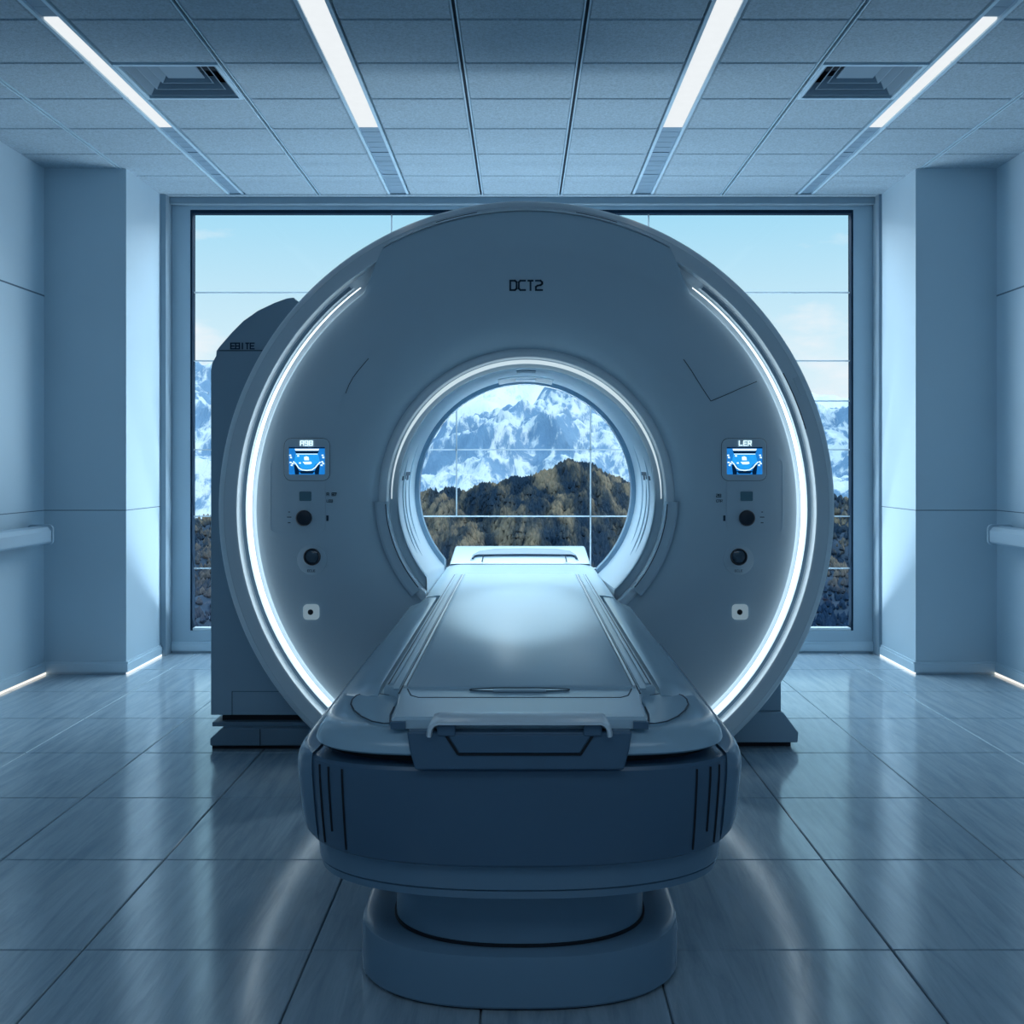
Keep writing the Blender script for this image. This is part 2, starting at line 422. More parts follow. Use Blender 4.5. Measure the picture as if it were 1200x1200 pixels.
def rect_ring(mb, cx_, cy_, ax, ay, z0, bx, by, z1, th=.004):
    o = [(cx_-ax, cy_-ay, z0), (cx_+ax, cy_-ay, z0), (cx_+ax, cy_+ay, z0), (cx_-ax, cy_+ay, z0)]
    i = [(cx_-bx, cy_-by, z1), (cx_+bx, cy_-by, z1), (cx_+bx, cy_+by, z1), (cx_-bx, cy_+by, z1)]
    o2 = [(x + (th if x < cx_ else -th), y + (th if y < cy_ else -th), z) for x, y, z in o]
    i2 = [(x + (th if x < cx_ else -th), y + (th if y < cy_ else -th), z) for x, y, z in i]
    mb.loft([o, i, i2, o2], ring=True)
for (x0, x1, y0, y1), side in zip(vent_cells, ('left', 'right')):
    c, d = (x0 + x1)/2, (y0 + y1)/2; ax, ay = (x1 - x0)/2, (y1 - y0)/2
    t = thing('ceiling_vent', f'square louvred air vent in the ceiling by the {side} outer light strip', 'vent', (c, d, CEIL))
    mb = MB(); rect_ring(mb, c, d, ax, ay, CEIL - .006, ax, ay, CEIL + .02, .016); build('vent_frame', mb, M['grid'], t, smooth=0, bevel=.002)
    mb = MB(); mb.box(c - ax, c + ax, d - ay, d + ay, CEIL + .085, CEIL + .095)
    rect_ring(mb, c, d, ax - .002, ay - .002, CEIL + .015, ax - .002, ay - .002, CEIL + .09, .003); build('vent_box', mb, M['void'], t, smooth=0)
    for k in range(3):
        a, b = ax - .022 - .038*k, ay - .022 - .038*k
        mb = MB(); rect_ring(mb, c, d, a, b, CEIL + .004 + .012*k, a - .034, b - .034, CEIL + .046 + .012*k, .004)
        build('louvre', mb, M['vent'], t, smooth=0)
    mb = MB(); mb.box(c - ax + .13, c + ax - .13, d - ay + .12, d + ay - .12, CEIL + .04, CEIL + .046); build('core_plate', mb, M['vent'], t, smooth=0, bevel=.002)

# ------------------------------------------------------------------ handrails
for sx, xw, side in ((1, XL, 'left'), (-1, XR, 'right')):
    t = thing('handrail', f'pale bumper handrail with rounded end on the {side} wall', 'handrail', (xw, 4.0, .75))
    def rp(pts): return [(xw + sx*a, z) for a, z in pts]
    ye = 5.18
    mb = MB(); mb.prism_y(rp([(.05,.700),(.115,.703),(.124,.712),(.124,.765),(.108,.786),(.06,.792),(.05,.785)]), 1.2, ye)
    build('rail', mb, M['rail'], t, bevel=.004)
    mb = MB(); mb.prism_y(rp([(.03,.715),(.052,.715),(.052,.775),(.03,.775)]), 1.2, ye - .02)
    build('backing', mb, M['wall_dark'], t, smooth=0)
    mb = MB()
    for k in range(2):
        yy = ye if k == 0 else ye + .022
        e = .004 if k == 0 else -.004
        if k == 0: L0 = [(xw + sx*a, yy, z) for a, z in rrect(.0, .130, .694, .798, .022)]
        else: L1 = [(xw + sx*a, yy, z) for a, z in rrect(.004, .124, .702, .790, .026)]
    mb.loft([L0, [(x, ye + .014, z) for x, _, z in L0], L1]); build('end_cap', mb, M['rail'], t, bevel=.003)
    for yy in (2.2, 3.3, 4.4):
        mb = MB(); mb.box(min(xw, xw + sx*.04), max(xw, xw + sx*.04), yy - .03, yy + .03, .72, .77); build('bracket', mb, M['wall_dark'], t, bevel=.004)

# ------------------------------------------------------------------ the scanner
GX, GZ, GY = .022, .938, 3.726                    # ring axis and front plane
BX, BZ = .022, .983                               # bore axis
SC = F / GY
sc = thing('mri_scanner', 'large round grey scanner with glowing white ring light and central bore before the window', 'scanner', (GX, GY + .4, 0))

def ring_pts(r, y, n=160, a0=0, a1=360, cx_=GX, cz_=GZ, closed=True):
    k = n if closed else n + 1
    return [(cx_ + r*sin(radians(a0 + (a1-a0)*i/n)), y, cz_ + r*cos(radians(a0 + (a1-a0)*i/n))) for i in range(k)]
def revolve(prof, n=200, cx_=GX, cz_=GZ):
    mb = MB(); mb.loft([ring_pts(r, y, n, cx_=cx_, cz_=cz_) for r, y in prof], ring=True); return mb
def arc_solid(prof, a0, a1, n=80, cx_=GX, cz_=GZ, taper=None):
    mb = MB(); loops = []
    pr_ = sum(r for r, y in prof)/len(prof); py_ = sum(y for r, y in prof)/len(prof)
    for i in range(n + 1):
        a = radians(a0 + (a1 - a0)*i/n); s = taper(i/n) if taper else 1
        loops.append([(cx_ + (pr_ + (r-pr_)*s)*sin(a), py_ + (y-py_)*s, cz_ + (pr_ + (r-pr_)*s)*cos(a)) for r, y in prof])
    mb.loft(loops); return mb

R0 = 364.5 / SC
mb = revolve([(R0-.01, 3.95), (R0+.002, 3.90), (R0+.003, 3.80), (R0, 3.765), (R0-.012, 3.747), (R0-.028, 3.738), (R0-.031, 3.731),
              (R0-.072, 3.721), (R0-.0785, 3.7225), (R0-.080, 3.726), (R0-.081, 3.762), (1.028, 3.768), (1.022, 3.765), (1.0, 3.765), (.99, 3.80), (.99, 3.95)], 240)
build('outer_ring', mb, M['ring'], sc, smooth=40, cut_z=.001)
# inner thin bright edge beside the groove
for s in (-1, 1):
    mb = arc_solid([(1.033, 3.765), (1.033, 3.748), (1.0305, 3.745), (1.028, 3.748), (1.028, 3.765)], s*38, s*154, 120)
    build('edge_bead', mb, M['ring'], sc)
    prof = [(1.0125 + 0.0062*cos(2*pi*k/14), 3.731 + .0190*sin(2*pi*k/14)) for k in range(14)]
    mb = arc_solid(prof, s*36.8, s*154.3, 150, taper=lambda t: min(1, .22 + t*1.9))
    build('light_ring', mb, M['led'], sc, label='glowing white light strip around the front cover')

mb = arc_solid([(1.0885, 3.722), (1.0885, 3.708), (1.0915, 3.706), (1.0945, 3.709), (1.0945, 3.722)], -28.7, 28.7, 90); build('edge_bead', mb, M['sillm'], sc)  # pale bead added to draw the highlight along the cover's top edge
mb = revolve([(R0 - .0295 + .0022*cos(2*pi*k/8), 3.733 + .0022*sin(2*pi*k/8)) for k in range(8)], 240); build('ring_bead', mb, M['sillm'], sc, cut_z=.001)

# front cover
def r_out(a):                                     # a in degrees from the top
    a = abs((a + 180) % 360 - 180)
    if a < 28.9: return 1.088
    if a < 33.6: return 1.088 + (1.030 - 1.088)*(a - 28.9)/4.7
    if a < 36.6: return 1.030 + (1.002 - 1.030)*(a - 33.6)/3.0
    return .997
def face_y(r):                                    # dished cover: slightly hollow, then a rounded flare into the bore
    tab = [(.545, 3.806), (.555, 3.797), (.575, 3.783), (.61, 3.768), (.66, 3.756), (.71, 3.7495), (.78, 3.7465), (.9, 3.744), (.95, 3.7425), (1.1, 3.738)]
    if r <= tab[0][0]: return tab[0][1]
    for (a, b), (c, d) in zip(tab, tab[1:]):
        if r <= c: t = (r - a)/(c - a); return b + (d - b)*t
    return tab[-1][1]
def fcen(r):
    t = min(1, max(0, (.80 - r)/.25)); t = t*t*(3 - 2*t); return GX + (BX-GX)*t, GZ + (BZ-GZ)*t
NA = 360
rads = [.545, .55, .555, .565, .575, .59, .61, .635, .66, .685, .71, .745, .78, .83, .88, .92, .95, .97]
loops = []
for r in rads:
    c0, c1 = fcen(r)
    loops.append([(c0 + r*sin(2*pi*i/NA), face_y(r), c1 + r*cos(2*pi*i/NA)) for i in range(NA)])
for dr, dy in ((-.022, 0), (-.006, .0), (-.0015, .003), (0, .010), (0, .035)):
    l = []
    for i in range(NA):
        a = 2*pi*i/NA; ro = r_out(math.degrees(a)); top = (ro - .997)/.091
        r = ro + dr
        y = face_y(min(r, .97)) + dy - top*.030
        l.append((GX + r*sin(a), y, GZ + r*cos(a)))
    loops.append(l)
mb = MB(); mb.loft(loops, caps=False)
build('front_cover', mb, M['shell_face'], sc, smooth=28, cut_z=.001)
for s in (-1, 1):
    mb = arc_solid([(1.0915, 3.722), (1.0975, 3.722), (1.0975, 3.712), (1.0915, 3.712)], s*9.5, s*17.5, 20); build('vent_slot', mb, M['line'], sc)
    mb = arc_solid([(1.036, 3.764), (1.048, 3.764), (1.048, 3.758), (1.036, 3.758)], s*38.5, s*152, 90); build('ring_groove', mb, M['cab_dark'], sc)
# a pale label plate and a fine joint on the ring
mb = MB(); a0 = radians(65.6)
loop = []
for (u, v) in ((-.011, -.034), (.011, -.034), (.011, .034), (-.011, .034)):
    r = 1.095 + u; a = a0 + v/1.095; loop.append((GX + r*sin(a), r, GZ + r*cos(a)))
mb.loft([[(x, 3.731, z) for x, _, z in loop], [(x, 3.722, z) for x, _, z in loop]]); build('label_plate', mb, M['sillm'], sc, smooth=0)
mb = arc_solid([(1.058, 3.727), (1.061, 3.727), (1.061, 3.719), (1.058, 3.719)], 62, 74, 20); build('cover_joint', mb, M['line'], sc, smooth=0)

def on_face(px, py):                              # a spot on the front cover
    for _ in range(4):
        d = 3.745 if _ == 0 else y
        x, z = X(px, d), Z(py, d); r = sqrt((x-GX)**2 + (z-GZ)**2); y = face_y(r)
    return Vector((x, y, z))
def seam(pts, w=.003):
    mb = MB(); P = [on_face(*p) for p in pts]
    for a, b in zip(P, P[1:]): mb.bar(a, b, w, .003)
    return mb
build('cover_seam', seam([(405, 461), (409, 451), (414, 442), (420, 434), (426, 427), (432, 420)], .0022), M['line'], sc, smooth=0)
build('cover_seam', seam([(801, 421), (810, 434), (818, 447), (825, 458), (833, 470), (850, 463), (868, 455), (887, 447)], .0025), M['line'], sc, smooth=0)
p = on_face(598, 340)
build('lettering', letters('DCT2', p.x, p.z, 11*p.y/F, p.y - .0015, wt=.19, pitch=5.45), M['ink'], sc, smooth=0, label='dark block letters DCT2')

# bore: keyhole section, so that the table can run through it
CH = .352
def key(r, y, n=120, zf=.560):
    al = -pi + asin(min(.999, (CH + BX) / r)); ar = pi - asin(min(.999, (CH - BX) / r)); l = []
    for i in range(n + 1):
        a = al + (ar - al)*i/n; l.append((BX + r*sin(a), y, BZ + r*cos(a)))
    l += [(CH, y, zf), (0, y, zf), (-CH, y, zf)]
    return l
def key_loft(prof, ring=False):
    mb = MB(); mb.loft([key(r, y) for r, y in prof], caps=False, ring=ring); return mb
build('bore_band', key_loft([(.552, 3.802), (.546, 3.792), (.538, 3.788), (.520, 3.790), (.515, 3.796), (.515, 3.83)]), M['ring'], sc, smooth=40)
build('bore_liner', key_loft([(.487, 3.835), (.486, 3.822), (.481, 3.817), (.478, 3.822), (.480, 3.86), (.512, 4.72)]), M['liner'], sc, smooth=40)
build('bore_recess', key_loft([(.516, 3.83), (.50, 3.838), (.486, 3.836)]), M['shell'], sc, smooth=40)
build('bore_end_ring', key_loft([(.513, 4.716), (.510, 4.721), (.493, 4.722), (.4895, 4.727), (.494, 4.80), (.502, 4.86)]), M['tb'], sc, smooth=40)
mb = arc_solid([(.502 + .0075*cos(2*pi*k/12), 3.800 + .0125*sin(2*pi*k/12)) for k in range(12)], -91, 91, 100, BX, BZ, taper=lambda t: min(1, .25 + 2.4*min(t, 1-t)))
build('bore_trim', mb, M['arc'], sc, label='white trim arc over the bore, its brightness put in as glow')
for s in (-1, 1):
    mb = arc_solid([(.515, 3.80), (.515, 3.776), (.522, 3.769), (.553, 3.768), (.562, 3.773), (.566, 3.80)], s*92, s*131, 50, BX, BZ)
    build('bore_guard', mb, M['shell'], sc, smooth=30)
    mb = arc_solid([(.520, 3.772), (.523, 3.772), (.523, 3.7665), (.520, 3.7665)], s*93, s*130, 40, BX, BZ); build('guard_groove', mb, M['line'], sc)
    for y0, r0, aa, ab in ((4.0, .4855, 72, 118), (4.13, .4905, 82, 121), (4.32, .4975, 66, 116)):
        mb = arc_solid([(r0+.004, y0), (r0-.004, y0), (r0-.004, y0+.022), (r0+.004, y0+.022)], s*aa, s*ab, 40, BX, BZ, taper=lambda t: min(1, .1 + 5*min(t, 1-t)))
        build('bore_rib', mb, M['cab'], sc)
    # dark printed mark inside the bore
    a = radians(s*80); mb = MB()
    for y0, y1, d0, d1 in ((3.93, 4.22, -.004, .010), (3.93, 3.97, .01, .026), (4.05, 4.09, .01, .024), (4.17, 4.22, .01, .03)):
        rr = .480 + .032*((y0+y1)/2 - 3.86)/.86 - .003
        vs = []
        for rad in (rr, rr + .004):
            for yy, dd in ((y0, d0), (y1, d0), (y1, d1), (y0, d1)):
                vs.append((BX + rad*sin(a + s*dd/rr), yy, BZ + rad*cos(a + s*dd/rr)))
        mb.add(vs, [(0,1,2,3), (7,6,5,4), (0,4,5,1), (1,5,6,2), (2,6,7,3), (3,7,4,0)])
    build('bore_mark', mb, M['ink'], sc, smooth=0)
mb = arc_solid([(.484, 3.92), (.4795, 3.92), (.4805, 4.02), (.485, 4.02)], -4.4, 4.4, 12, BX, BZ); build('bore_slot', mb, M['cab_dark'], sc)
mb = arc_solid([(.507, 4.36), (.492, 4.36), (.497, 4.66), (.510, 4.66)], -14, 14, 24, BX, BZ); bpz = build('bore_plate', mb, M['bright'], sc, bevel=.003)
mb = arc_solid([(.495, 4.44), (.4905, 4.44), (.4925, 4.54), (.497, 4.54)], -5, 5, 12, BX, BZ); build('plate_slot', mb, M['cab'], bpz)

# rear housing, right foot
mb = revolve([(.80, 3.94), (.80, 4.80), (.76, 4.86), (.56, 4.865), (.555, 4.80), (.60, 3.94)], 120)
build('rear_housing', mb, M['shell'], sc, smooth=35)
mb = revolve([(.565, 4.866), (.53, 4.868), (.499, 4.86), (.505, 4.84), (.56, 4.85)], 120, BX, BZ)
d = 3.96
mb = MB()
mb.prism_y([(.42, .022), (X(935, d), .022), (X(936, d), .06), (X(934, d), .068), (X(918, d), Z(835, d)), (.42, Z(835, d))], d, 4.72)
ft = build('foot', mb, M['cab'], sc, bevel=.004)
mb = MB(); mb.prism_y([(.42, Z(835, d)), (X(917, d), Z(835, d)), (X(917, d), .44), (.70, .44)], d + .02, 4.70); build('foot_post', mb, M['cab'], sc, bevel=.004)
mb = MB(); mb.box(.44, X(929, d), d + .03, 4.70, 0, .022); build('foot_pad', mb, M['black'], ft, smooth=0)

# control panels
def control(side):
    L = side == 'left'
    s = -1 if L else 1
    f0, f1 = (333.5, 386.5) if L else (845.5, 898)
    d0, d1 = (339, 381) if L else (851.5, 893)
    b0, b1 = (317, 381) if L else (852, 917)
    def at(px, py): return on_face(px, py)
    def pl_poly(mb, x0, x1, y0, y1, rpx, lift0, lift1):   # rounded plate following the face's slight hollow
        pts = rrect(x0, x1, y0, y1, rpx)
        A = [at(*p) for p in pts]
        mb.loft([[(a.x, a.y - lift0, a.z) for a in A], [(a.x, a.y - lift1, a.z) for a in A]]); return mb
    def outline(x0, x1, y0, y1, rpx, w, lift):
        mb = MB(); pts = [at(*p) for p in rrect(x0, x1, y0, y1, rpx)]
        for a, b in zip(pts, pts[1:] + pts[:1]):
            if (a - b).length > 1e-6: mb.bar((a.x, a.y - lift, a.z), (b.x, b.y - lift, b.z), w, .0016)
        return mb
    cp = build('control_panel', pl_poly(MB(), b0, b1, 537, 624, 7, -.002, .0012), M['shell_face'], sc, smooth=30, label=f'control panel on the {side} of the front cover')
    build('panel_outline', outline(b0, b1, 537, 624, 7, .0018, .0013), M['shell'], cp, smooth=0)
    build('screen_frame', pl_poly(MB(), f0, f1, 514, 563, 8, -.002, .004), M['shell_face'], cp, bevel=.001)
    build('frame_outline', outline(f0, f1, 514, 563, 8, .0030, .0022), M['line'], cp, smooth=0)
    build('screen', pl_poly(MB(), d0, d1, 524, 556, 1.2, .002, .0048), M['scr'], cp, smooth=0, label='lit blue display')
    def poly(mb, pts, lift):
        A = [at(d0 + u*(d1-d0), 524 + v*32) for u, v in pts]
        mb.loft([[(a.x, a.y - .0045, a.z) for a in A], [(a.x, a.y - lift, a.z) for a in A]])
    def stroke(mb, pts, w, lift):
        A = [at(d0 + u*(d1-d0), 524 + v*32) for u, v in pts]
        for a, b in zip(A, A[1:]): mb.bar((a.x, a.y - lift, a.z), (b.x, b.y - lift, b.z), w, .0012)
    mb = MB(); poly(mb, [(.2,.16),(.8,.16),(.86,.55),(.74,.62),(.64,.80),(.36,.80),(.26,.62),(.14,.55)], .0052); build('screen_field', mb, M['scr_lt'], cp, smooth=0)
    mb = MB(); poly(mb, [(.16,.14),(.84,.14),(.80,.23),(.20,.23)], .0056); poly(mb, [(.28,.87),(.72,.87),(.66,.97),(.34,.97)], .0056)
    poly(mb, [(.0,0),(1,0),(1,.05),(0,.05)], .0056); poly(mb, [(.14,.66),(.2,.62),(.29,.9),(.27,1),(.17,1)], .0053); poly(mb, [(.86,.66),(.8,.62),(.71,.9),(.73,1),(.83,1)], .0053)
    build('screen_shade', mb, M['scr_d'], cp, smooth=0)
    mb = MB()
    poly(mb, [(.16,.06),(.84,.06),(.82,.13),(.18,.13)], .006)
    stroke(mb, [(.20,.255),(.80,.255)], .0026, .0060)
    stroke(mb, [(.12,.52),(.20,.62),(.27,.76),(.36,.83),(.50,.85),(.64,.83),(.74,.74),(.80,.64),(.88,.54)], .0040, .0062)
    poly(mb, [(.42,.36),(.49,.33),(.55,.37),(.56,.48),(.43,.48)], .006)
    poly(mb, [(.38,.54),(.62,.53),(.64,.60),(.58,.63),(.44,.63)], .006)
    for u, v in ((.03,.30),(.05,.38),(.04,.56),(.07,.66),(.10,.60),(.93,.30),(.95,.38),(.92,.54),(.95,.60),(.90,.66),(.30,.58),(.25,.32)):
        poly(mb, [(u-.022,v-.022),(u+.03,v-.03),(u+.035,v+.03),(u-.02,v+.025)], .006)
    build('screen_graphics', mb, M['scr_w'], cp, smooth=0)
    tx = at(352.5 if L else 866, 522)
    build('screen_lettering', letters('A9B' if L else 'LER', tx.x, tx.z, 5.2*tx.y/F, tx.y - .006, wt=.2, pitch=6.0), M['scr_w'], cp, smooth=0)
    ic = (351, 365) if L else (867.5, 882)
    build('indicator', pl_poly(MB(), ic[0], ic[1], 576, 587, 1.2, -.001, .003), M['chip'], cp, smooth=0)
    c = at(356.5 if L else 875, 607); r = 9.3*c.y/F
    mb = MB(); mb.loft([[(x, c.y - q, z) for x, z in disc(c.x, c.z, r*k)] for q, k in ((-.001, 1), (.010, 1), (.014, .9), (.015, .82))]); build('dial', mb, M['dialm'], cp)
    q = at(383 if L else 839.5, 581 if L else 582.5)
    build('panel_lettering', letters('A 87' if L else '28 M', q.x, q.z, 3.4*q.y/F, q.y - .0012, wt=.2), M['ink'], cp, smooth=0)
    q = at(383 if L else 839.5, 588.5)
    build('panel_lettering', letters('LEB' if L else 'CAR', q.x, q.z, 2.8*q.y/F, q.y - .0012, wt=.16), M['line'], cp, smooth=0)
    mb = MB(); a, b = at(382.5 if L else 847.5, 604), at(385 if L else 850, 610.5)
    mb.box(a.x, b.x, a.y - .002, a.y + .001, b.z, a.z); build('panel_tick', mb, M['ink'], cp, smooth=0)
    mb = MB()
    for v, w in ((600, 1), (606, 2.6), (612.5, 1.6)):
        a = at(339 if L else 893, v); k = w*a.y/F
        mb.box(a.x - k, a.x + k, a.y - .0018, a.y + .001, a.z - .0015, a.z + .0015)
    build('dial_marks', mb, M['line'], cp, smooth=0)
    # camera-like round socket below
    c = at(366 if L else 865.5, 652.5); r = 10*c.y/F
    c2 = at(366 if L else 865.5, 656)
    mb = MB(); mb.loft([[(x, c2.y - q, z) for x, z in disc(c2.x, c2.z, r*1.75*k)] for q, k in ((-.002, 1), (.0030, 1), (.0036, .97))]); sk = build('round_socket', mb, M['shell_face'], sc)
    mb = MB(); mb.loft([[(x, c.y - q, z) for x, z in disc(c.x, c.z, r*k)] for q, k in ((-.001, 1), (.008, 1), (.010, .93), (.008, .84), (.004, .8))]); build('socket_rim', mb, M['dialm'], sk)
    mb = MB(); mb.loft([[(x, c.y - q, z) for x, z in disc(c.x, c.z + r*.08, r*k)] for q, k in ((.002, .8), (.006, .74), (.009, .5), (.010, .2))]); build('socket_lens', mb, M['lens'], sk)
    q = at(360.5 if L else 861, 670); build('socket_lettering', letters('ECLE', q.x, q.z, 2.4*q.y/F, q.y - .0032, wt=.16, pitch=6), M['line'], sk, smooth=0)
    # pale square button with a dark eye
    bx = 365 if L else 867
    sb = build('call_button', pl_poly(MB(), bx - 9.3, bx + 9.3, 708, 726, 4.5, -.001, .007), M['button'], sc, smooth=0, label='pale rounded square button with a dark eye')
    c = at(bx - .6, 717); mb = MB(); mb.loft([[(x, c.y - q, z) for x, z in disc(c.x, c.z, 3.2*c.y/F*k, 16)] for q, k in ((.004, 1), (.0095, 1), (.010, .8))]); build('button_eye', mb, M['black'], sb)
control('left'); control('right')

# ------------------------------------------------------------------ cabinet behind the ring
d = 3.97
cb = thing('equipment_cabinet', 'tall dark blue-grey equipment cabinet standing behind the left side of the round scanner', 'cabinet', (-1.0, 4.4, 0))
P = [(247, 838), (247, 434), (248.5, 425), (253, 417), (253.5, 411), (258, 405), (272, 389), (285, 376), (302, 364), (322, 354.5), (336, 349.5), (344, 348.5), (346, 351)]
poly = [(X(a, d), Z(b, d)) for a, b in P] + [(-.80, 1.70), (-.80, Z(838, d))]
mb = MB(); mb.prism_y(poly, d, 4.80); body = build('cabinet_body', mb, M['cab'], cb, smooth=25, bevel=.003)
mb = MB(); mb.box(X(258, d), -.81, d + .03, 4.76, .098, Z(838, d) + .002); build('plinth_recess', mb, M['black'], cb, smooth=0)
mb = MB(); mb.box(X(249, d), -.80, d - .005, 4.78, .083, .100); build('plinth_lip', mb, M['cab_dark'], cb, bevel=.003)
mb = MB(); mb.prism_y([(X(246, 3.93), .018), (-.80, .018), (-.80, .085), (X(266, d), .085), (X(257, 3.93), .078), (X(246, 3.93), .045)], 3.93, 4.80)
pb = build('plinth', mb, M['cab_dark'], cb, bevel=.004)
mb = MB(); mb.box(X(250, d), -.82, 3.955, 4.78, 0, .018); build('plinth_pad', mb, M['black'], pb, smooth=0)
mb = MB(); x = X(308, d); mb.box(x - .0012, x + .0012, 3.928, 3.935, .02, .083); build('plinth_joint', mb, M['black'], pb, smooth=0)
mb = MB(); mb.box(X(257, d), X(312, d), d - .0012, d + .002, Z(411.4, d), Z(410.4, d)); build('cabinet_seam', mb, M['line'], cb, smooth=0)
mb = MB(); x = X(272, d); mb.box(x - .001, x + .001, d - .001, d + .002, Z(838, d), Z(810, d)); mb.box(x, -.80, d - .001, d + .002, Z(810.5, d), Z(810, d)); build('cabinet_seam', mb, M['line'], cb, smooth=0)
build('cabinet_lettering', letters('EBITE', X(270.5, d), Z(408.8, d), 6.6*d/F, d - .0012, wt=.21, pitch=5.2), M['ink'], cb, smooth=0, label='dark block letters')

# ------------------------------------------------------------------ patient table
tb = thing('patient_table', 'long patient table on a rounded pedestal reaching into the scanner bore', 'table', (0, 2.4, 0))
def dplan(hw, yf, yc, yb, n, z, k=64, rb=.06):     # rounded front, straight sides
    pts = []
    for i in range(k + 1):
        t = pi*i/k; c, s_ = cos(t), sin(t)
        pts.append((hw*(1 if c > 0 else -1)*abs(c)**(2/n), yc - (yc - yf)*abs(s_)**(2/n), z))
    pts += [(-hw, yb - rb, z), (-hw + rb*.3, yb - rb*.3, z), (-hw + rb, yb, z), (hw - rb, yb, z), (hw - rb*.3, yb - rb*.3, z), (hw, yb - rb, z)]
    return pts
TX = -.002
def tloft(levels):
    mb = MB(); mb.loft([[(x + TX, y, z) for x, y, z in dplan(*l)] for l in levels]); return mb
bs = build('base', tloft([(.345, 2.05, 2.30, 3.0, 2.5, .006), (.350, 2.045, 2.30, 3.0, 2.5, .012), (.350, 2.047, 2.30, 3.0, 2.5, .098), (.347, 2.050, 2.30, 3.0, 2.5, .110),
      (.335, 2.060, 2.30, 2.99, 2.5, .116), (.30, 2.075, 2.3, 2.97, 2.5, .118)]), M['tb'], tb, smooth=30)
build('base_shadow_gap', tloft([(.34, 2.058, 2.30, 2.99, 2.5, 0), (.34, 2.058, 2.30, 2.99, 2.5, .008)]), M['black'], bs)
cl = build('column', tloft([(.272, 2.078, 2.27, 2.93, 2.3, .118), (.272, 2.078, 2.27, 2.93, 2.3, .30)]), M['tb'], tb, smooth=30)
build('column_gasket', tloft([(.276, 2.074, 2.27, 2.935, 2.3, .1185), (.276, 2.074, 2.27, 2.935, 2.3, .1245)]), M['black'], cl)
build('lower_skirt', tloft([(.36, 2.02, 2.2, 3.3, 2.3, .258), (.405, 1.975, 2.2, 3.3, 2.3, .259), (.420, 1.960, 2.2, 3.3, 2.3, .266), (.424, 1.956, 2.2, 3.3, 2.3, .281),
      (.420, 1.960, 2.2, 3.3, 2.3, .2825), (.420, 1.960, 2.2, 3.3, 2.3, .2845), (.425, 1.953, 2.2, 3.3, 2.35, .286), (.427, 1.945, 2.2, 3.3, 2.5, .335), (.42, 1.945, 2.2, 3.3, 2.6, .340)]), M['tb'], tb, smooth=30)
hw_f = lambda z: (.441, 1.922 - .02*(z - .345)/.19)
lv = []
for z in (.338, .345, .40, .45, .50, .528, .534, .536):
    h, yf = hw_f(min(z, .53)); ins = {.338: .008, .534: .004, .536: .012}.get(z, 0)
    lv.append((h - ins, yf + ins, 2.2, 3.3, 2.5 + 1.2*min(1, (z - .338)/.16), z))
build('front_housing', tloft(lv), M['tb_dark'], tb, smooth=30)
for s in (-1, 1):
    loops = []
    for z, e in ((.346, -.004), (.350, .004), (.362, .010), (.385, .014), (.42, .015), (.50, .015), (.518, .013), (.532, .007), (.539, -.001), (.540, -.012)):
        h, yf_ = hw_f(min(z, .535)); n = 2.5 + 1.2*min(1, (min(z, .535) - .338)/.16); out = []
        for k in range(15):
            t = k/14; fr_ = 1 - (1 - .915)*(1 - t)**2
            x = h*fr_; y = 2.2 - (2.2 - yf_)*max(0, 1 - fr_**n)**(1/n)
            b = .25 + .75*min(1, t*5)                    # the front edge rounds down to the housing
            a = pi/2*min(1, .30 + t)
            out.append((x + e*b*sin(a), y - e*b*cos(a)))
        out.append((h + e, 3.2)); inn = [(h - .03, 3.2), (h - .03, 2.25), (h*.9, out[0][1] + .06)]
        loops.append([(TX + s*x, y, z) for x, y in out + inn])
    mb = MB(); mb.loft(loops); sh_ = build('side_housing', mb, M['tb'], tb, smooth=40)
    # vertical joints between front and side panels
    for frac in (.765, .83, .875):
        mb = MB(); pts = []
        for i in range(11):
            z = .352 + (.522 - .352)*i/10 if frac != .83 else .385 + (.522 - .385)*i/10
            h, yf = hw_f(z); n = 2.5 + 1.2*min(1, (z - .338)/.16)
            x = h*frac; y = 2.2 - (2.2 - yf)*(1 - frac**n)**(1/n)
            pts.append((TX + s*x, y - .001, z))
        for a, b in zip(pts, pts[1:]): mb.bar(a, b, .0035, .003)
        build('housing_joint', mb, M['black'], sh_, smooth=0)
build('housing_gap', tloft([(.40, 1.935, 2.2, 3.3, 3.4, .534), (.40, 1.935, 2.2, 3.3, 3.4, .566)]), M['black'], tb)
cvr = build('top_cover', tloft([(.385, 1.91, 2.16, 3.69, 4.2, .5595), (.403, 1.890, 2.16, 3.69, 4.2, .5605), (.408, 1.885, 2.16, 3.69, 4.2, .565), (.406, 1.886, 2.16, 3.69, 4.2, .574), (.400, 1.892, 2.16, 3.69, 4.2, .585),
      (.390, 1.902, 2.16, 3.69, 4.2, .597), (.372, 1.915, 2.16, 3.69, 4.2, .604), (.350, 1.93, 2.16, 3.69, 4.2, .607), (.30, 1.97, 2.16, 3.66, 3.4, .6075)]), M['tb_cover'], tb, smooth=40)
